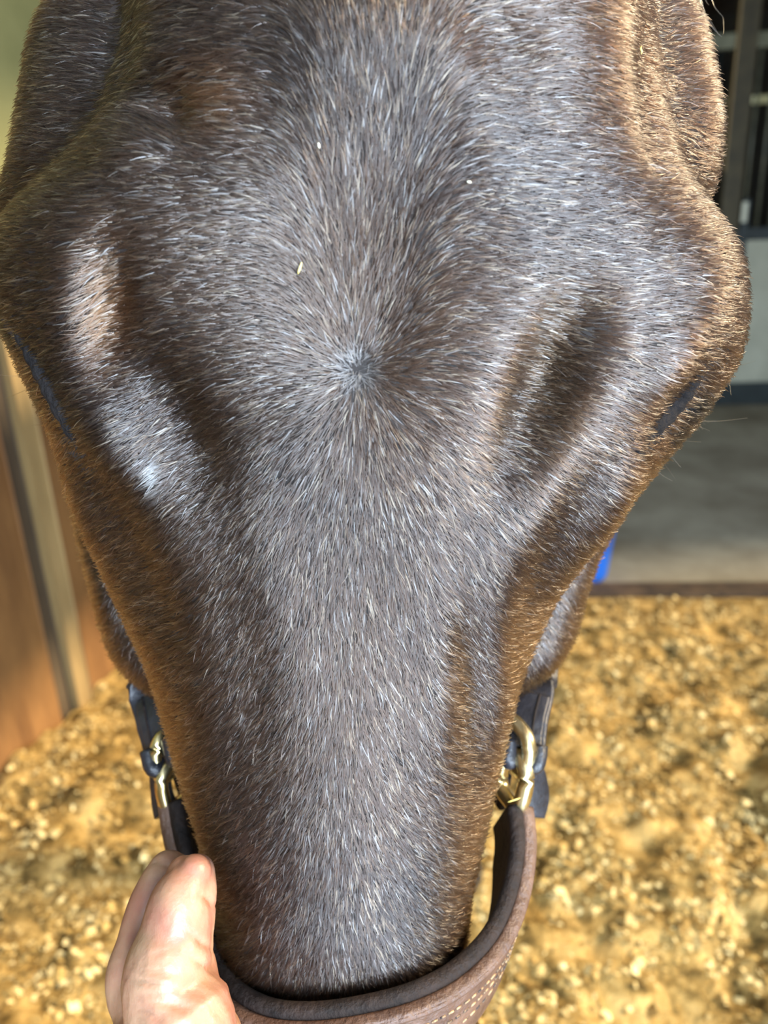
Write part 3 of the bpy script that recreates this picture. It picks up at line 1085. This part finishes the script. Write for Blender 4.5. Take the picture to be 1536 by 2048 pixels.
for side in (1, -1):
    if side > 0:
        low3 = [(P3(1048, 1490, .288), (.92, .25, .2)), (P3(1054, 1440, .296), (.92, .25, .25)), (P3(1068, 1385, .308), (.9, .35, .25)), (P3(1082, 1320, .324), (.7, .6, .2))]
    else:
        low3 = [(P3(322, 1492, .288), (-.62, .7, .25)), (P3(311, 1440, .296), (-.6, .7, .3)), (P3(300, 1385, .306), (-.55, .75, .3)), (P3(292, 1330, .320), (-.4, .85, .2))]
    up3 = []
    for z, y in ((1.175, .365), (1.25, .395), (1.33, .41), (1.40, .415)):
        up3.append((Vector((cheek_x(z, side) - side * 0.002, y, z)), (0, 1, .1)))
    up3.append((Vector((-.012 + side * .085, .43, 1.455)), (0, 1, .0)))
    up3.append((Vector((-.012 + side * .03, .44, 1.492)), (0, 1, 0)))
    rows = [np.concatenate([p, w]) for p, w in low3 + up3]
    cs, cpath, cfr = strap('cheek_strap', rows, 0.0185 if side < 0 else 0.0175, 0.0034, M['leather_black'], 70, 'black leather cheek strap')
    # second ply with its fold around the ring
    low = [np.concatenate([p + Vector((side * -.0008, -.0028, .0006)), w]) for p, w in low3[:3]]
    cp, pp_, pf_ = strap('strap_ply', low, 0.0145, 0.0026, M['leather_black'], 24)
    for off in (-0.0058, 0.0030):
        bm = bmesh.new()
        bm_tube(bm, [pp_[i] + pf_[i][1] * off + pf_[i][2] * (-0.0014 if pf_[i][2].y > 0 else 0.0014) for i in range(3, 24)], 0.0005, 5)
        hpart('stitch_line', bm, M['leather_dark'], cs)
    # fold: a small roll of leather through the ring
    t0 = (pp_[0] - pp_[2]).normalized()
    c0 = pp_[0] + Vector((0, .001, 0)) + t0 * 0.001
    for off in (-0.0063, 0.0063):
        bm = bmesh.new()
        arc = [c0 + pf_[0][1] * off - t0 * 0.004 + Vector((0, -.0035, .001)), c0 + pf_[0][1] * off * 0.95 + t0 * 0.003 + Vector((0, -.003, 0)),
               c0 + pf_[0][1] * off * 0.75 + t0 * 0.0065, c0 + pf_[0][1] * off * 0.7 + t0 * 0.006 + Vector((0, .004, 0))]
        bm_tube(bm, [Vector(q) for q in spline([tuple(a) for a in arc], 14)], 0.0031, 10)
        hpart('strap_fold', bm, M['leather_black'])
# rings, right side: two linked loops seen almost edge-on
dR = (P3(1046, 1462, .280) - P3(1040, 1520, .280)).normalized()
ring(P3(1036, 1494, .287), dR, Vector((-.35, .93, .1)).normalized(), .0090, .0080, .0031)
dR2 = (P3(1044, 1530, .276) - P3(1030, 1592, .276)).normalized()
ring(P3(1026, 1556, .284), dR2, Vector((-.38, .92, .05)).normalized(), .0098, .0085, .0034)
dL = (P3(330, 1475, .282) - P3(342, 1560, .282)).normalized()
ring(P3(338, 1505, .290), dL, Vector((.5, .86, .1)).normalized(), .0095, .0075, .0024)
dL2 = (P3(338, 1545, .278) - P3(350, 1600, .278)).normalized()
ring(P3(352, 1568, .286), dL2, Vector((.45, .89, .05)).normalized(), .0095, .0080, .0028)
# strap tabs hanging outside the rings
strap('strap_tab', [np.concatenate([P3(1052, 1530, .296), (.85, .4, -.3)]), np.concatenate([P3(1066, 1560, .297), (.85, .4, -.3)]), np.concatenate([P3(1072, 1600, .297), (.85, .4, -.1)]),
                    np.concatenate([P3(1064, 1632, .296), (.85, .4, .1)])], 0.0135, 0.003, M['leather_black'], 16, 'dark rounded strap end')
strap('strap_tab', [np.concatenate([P3(322, 1500, .296), (-.6, .75, .1)]), np.concatenate([P3(320, 1545, .294), (-.7, .6, .1)]), np.concatenate([P3(324, 1590, .290), (-.7, .6, .1)]),
                    np.concatenate([P3(332, 1625, .285), (-.7, .6, .1)])], 0.012, 0.003, M['leather_black'], 16, 'dark strap end')
# chin strap under the jaw joins both rings
pa, pb = P3(1010, 1585, .300), P3(362, 1585, .300)
cm_ = (pa + pb) / 2
strap('chin_strap', [np.concatenate([pa, (.1, .4, .9)]), np.concatenate([pa + Vector((-.012, .045, -.004)), (0.1, .4, .9)]), np.concatenate([pa + Vector((-.028, .088, -.016)), (0, .2, .95)]),
                     np.concatenate([cm_ + Vector((0, .10, -.026)), (0, .1, 1)]), np.concatenate([pb + Vector((.028, .088, -.016)), (0, .2, .95)]),
                     np.concatenate([pb + Vector((.012, .045, -.004)), (-.1, .4, .9)]), np.concatenate([pb, (-.1, .4, .9)])], 0.018, 0.0035, M['leather_dark'], 50)
tag(halter, 'brown leather halter with brass rings around the horse\'s nose', 'halter')

# ------------------------------------------------------------------ the hand
def cap_chain(pts, seg=16):
    """rounded tube through (Vector, radius) joints -> verts, faces"""
    C = spline(np.array([(*p, r) for p, r in pts]), len(pts) * 7)
    path = [Vector(c[:3]) for c in C]
    rad = [c[3] for c in C]
    t0 = (path[1] - path[0]).normalized()
    t1 = (path[-1] - path[-2]).normalized()
    pre = [(path[0] - t0 * rad[0] * sin(a), rad[0] * cos(a)) for a in (1.45, 1.1, .75, .4)]
    post = [(path[-1] + t1 * rad[-1] * sin(a), rad[-1] * cos(a)) for a in (.4, .75, 1.1, 1.45)]
    full = pre + list(zip(path, rad)) + post
    path = [a for a, b in full]
    rad = [b for a, b in full]
    fr = frames(path, Vector((0.31, 0.87, 0.23)))
    return loft([[path[i] + fr[i][1] * rad[i] * cos(2 * pi * k / seg) + fr[i][2] * rad[i] * sin(2 * pi * k / seg) for k in range(seg)] for i in range(len(path))])


def remeshed(name, parts, vox, it):
    V, Fa = [], []
    for v, f_ in parts:
        o_ = len(V)
        V += [tuple(map(float, p)) for p in v]
        Fa += [tuple(i + o_ for i in q) for q in f_]
    me = bpy.data.meshes.new(name + '_raw')
    me.from_pydata(V, [], Fa)
    bm = bmesh.new()
    bm.from_mesh(me)
    bmesh.ops.recalc_face_normals(bm, faces=bm.faces)
    bm.to_mesh(me)
    bm.free()
    raw = link(name + '_raw', me)
    md = raw.modifiers.new('remesh', 'REMESH')
    md.mode = 'VOXEL'
    md.voxel_size = vox
    dg = bpy.context.evaluated_depsgraph_get()
    out = bpy.data.meshes.new_from_object(raw.evaluated_get(dg))
    bpy.data.objects.remove(raw)
    c, e = mesh_arrays(out)
    c = smooth(c, e, it)
    out.vertices.foreach_set('co', c.ravel())
    out.update()
    out.shade_smooth()
    out.name = name
    return out, c, e


wrist = Vector((-.080, .080, .925))
hp = []
# digit lying up along the nose side
hp.append(cap_chain([(P3(388, 1744, .214), .0056), (P3(363, 1796, .210), .0096), (P3(351, 1866, .206), .0115), (P3(343, 1905, .203), .0128), (P3(333, 1955, .200), .0137), (P3(346, 2020, .196), .0148),
                     (P3(375, 2140, .188), .0160), (wrist + Vector((.012, .02, .02)), .018)]))
hp.append(cap_chain([(P3(394, 1746, .218), .0060), (P3(391, 1778, .215), .0070), (P3(384, 1830, .212), .0076), (P3(380, 1900, .209), .0076), (P3(384, 1990, .204), .0098)]))
hp.append(cap_chain([(P3(368, 1748, .216), .0058), (P3(366, 1790, .212), .0090), (P3(362, 1850, .209), .0095)]))
# finger behind it, curled over the strap
hp.append(cap_chain([(P3(352, 1742, .240), .0060), (P3(330, 1733, .232), .0052), (P3(304, 1790, .224), .0066), (P3(290, 1840, .220), .0074), (P3(280, 1890, .216), .0080), (P3(266, 1946, .212), .0088),
                     (P3(270, 1996, .208), .0088), (P3(296, 2080, .200), .0110), (wrist + Vector((-.010, .025, .03)), .018)]))
hp.append(cap_chain([(P3(335, 1850, .248), .0080), (P3(308, 1856, .242), .0078), (P3(296, 1925, .232), .0085), (P3(290, 2000, .224), .0095), (P3(305, 2110, .208), .0120), (wrist + Vector((-.02, .03, .03)), .017)]))
hp.append(cap_chain([(P3(360, 1950, .250), .0075), (P3(325, 1955, .243), .0074), (P3(308, 2010, .234), .0082), (P3(305, 2080, .224), .0095), (P3(318, 2150, .208), .0115), (wrist + Vector((-.015, .035, .02)), .016)]))
hp.append(cap_chain([(P3(400, 2040, .252), .0068), (P3(362, 2045, .247), .0066), (P3(340, 2090, .238), .0074), (P3(335, 2140, .226), .0088), (P3(340, 2200, .208), .0110), (wrist + Vector((0, .03, .01)), .016)]))
# palm, wrist, forearm towards the photographer
hp.append(cap_chain([(P3(350, 2120, .196), .022), (wrist + Vector((0, .012, .012)), .026), (wrist, .026), (wrist + Vector((-.01, -.05, -.025)), .027), (Vector((-.12, -.07, .84)), .036), (Vector((-.15, -.18, .79)), .040)], 24))
hme, hc_, he_ = remeshed('person', hp, 0.0012, 5)
# knuckle wrinkles
pq, _ = proj(hc_)
hn = vert_normals(hme)
dd = np.zeros(len(hc_))
for px, py, ra, rb, an_, h in ((300, 1965, 34, 4, 12, -.0007), (318, 1985, 30, 4, -10, -.0006), (330, 1945, 30, 4, 8, -.0006), (345, 2010, 40, 5, 15, -.0007), (404, 1885, 24, 5, 35, -.0012), (406, 1930, 24, 5, 30, -.0012),
                               (417, 1800, 16, 4, 40, -.0010), (330, 1970, 40, 36, 0, .0012), (300, 2025, 26, 4, 30, -.0006), (322, 1905, 22, 4, -15, -.0004)):
    a = radians(an_)
    dx_, dy_ = pq[:, 0] - px, pq[:, 1] - py
    dd += h * np.exp(-((dx_ * cos(a) + dy_ * sin(a)) / ra) ** 2 - ((-dx_ * sin(a) + dy_ * cos(a)) / rb) ** 2)
hc_ = hc_ + hn * (dd * 1.2)[:, None]
hme.vertices.foreach_set('co', hc_.ravel())
hme.update()
ms, nt, b = mat('skin')
nz = node(nt, 'ShaderNodeTexNoise', Scale=70, Detail=4)
tc = node(nt, 'ShaderNodeTexCoord')
nt.links.new(tc.outputs['Object'], nz.inputs['Vector'])
rp = node(nt, 'ShaderNodeValToRGB')
rp.color_ramp.elements[0].position, rp.color_ramp.elements[1].position = .35, .68
rp.color_ramp.elements[0].color = (0.26, 0.112, 0.072, 1)
rp.color_ramp.elements[1].color = (0.335, 0.20, 0.12, 1)
nt.links.new(nz.outputs[0], rp.inputs[0])
nt.links.new(rp.outputs[0], b.inputs['Base Color'])
b.inputs['Roughness'].default_value = 0.45
b.inputs['Subsurface Weight'].default_value = 0.25
b.inputs['Subsurface Radius'].default_value = (0.006, 0.002, 0.001)
b.inputs['Subsurface Scale'].default_value = 0.5
n2 = node(nt, 'ShaderNodeTexNoise', Scale=420, Detail=3)
nt.links.new(tc.outputs['Object'], n2.inputs['Vector'])
bp_ = node(nt, 'ShaderNodeBump', Strength=0.25, Distance=0.001)
nt.links.new(n2.outputs[0], bp_.inputs['Height'])
nt.links.new(bp_.outputs[0], b.inputs['Normal'])
person = link('person', hme, ms)
tag(person, 'bare hand gripping the brown noseband beside the horse\'s nose', 'person')

# ------------------------------------------------------------------ bits of hay caught in the coat and on the halter
def hay_bit(px, py, ln, an_, m, label, where=None):
    d = Vector(ray(px, py)).normalized()
    if where is None:
        hit, nrm, _, _ = bvh.ray_cast(Vector(CAM), d)
        if hit is None:
            return
        hit = hit + nrm * 0.0022
    else:
        hit, nrm = Vector(where), Vector((0, -.8, .6))
    t = Vector(RR) * cos(radians(an_)) - Vector(UU) * sin(radians(an_))
    t = (t - nrm * t.dot(nrm)).normalized()
    bm = bmesh.new()
    bm_tube(bm, [hit - t * ln / 2 + nrm * .0002, hit - t * ln / 6, hit + t * ln / 5 + nrm * .0003, hit + t * ln / 2], lambda i: (.00015, .0003, .0003, .0001)[i], 6)
    tag(from_bm('hay_bit', bm, m, None, True), label, 'hay')


hay_bit(640, 299, .0014, 80, M['tagw'], 'tiny white fleck in the coat, upper left of the forehead')
hay_bit(935, 368, .0011, 10, M['tagw'], 'tiny white fleck in the coat right of the forehead midline')
hay_bit(602, 537, .0030, 110, M['hay'], 'thin yellow hay bit in the coat above left of the whorl')
hay_bit(1266, 106, .0020, 60, M['hay'], 'tiny golden chaff bit at the upper right temple')
hay_bit(1028, 1600, .0052, -18, M['hay'], 'short yellow hay bit lying on the noseband below the brass ring', aty(1028, 1600, .2705))
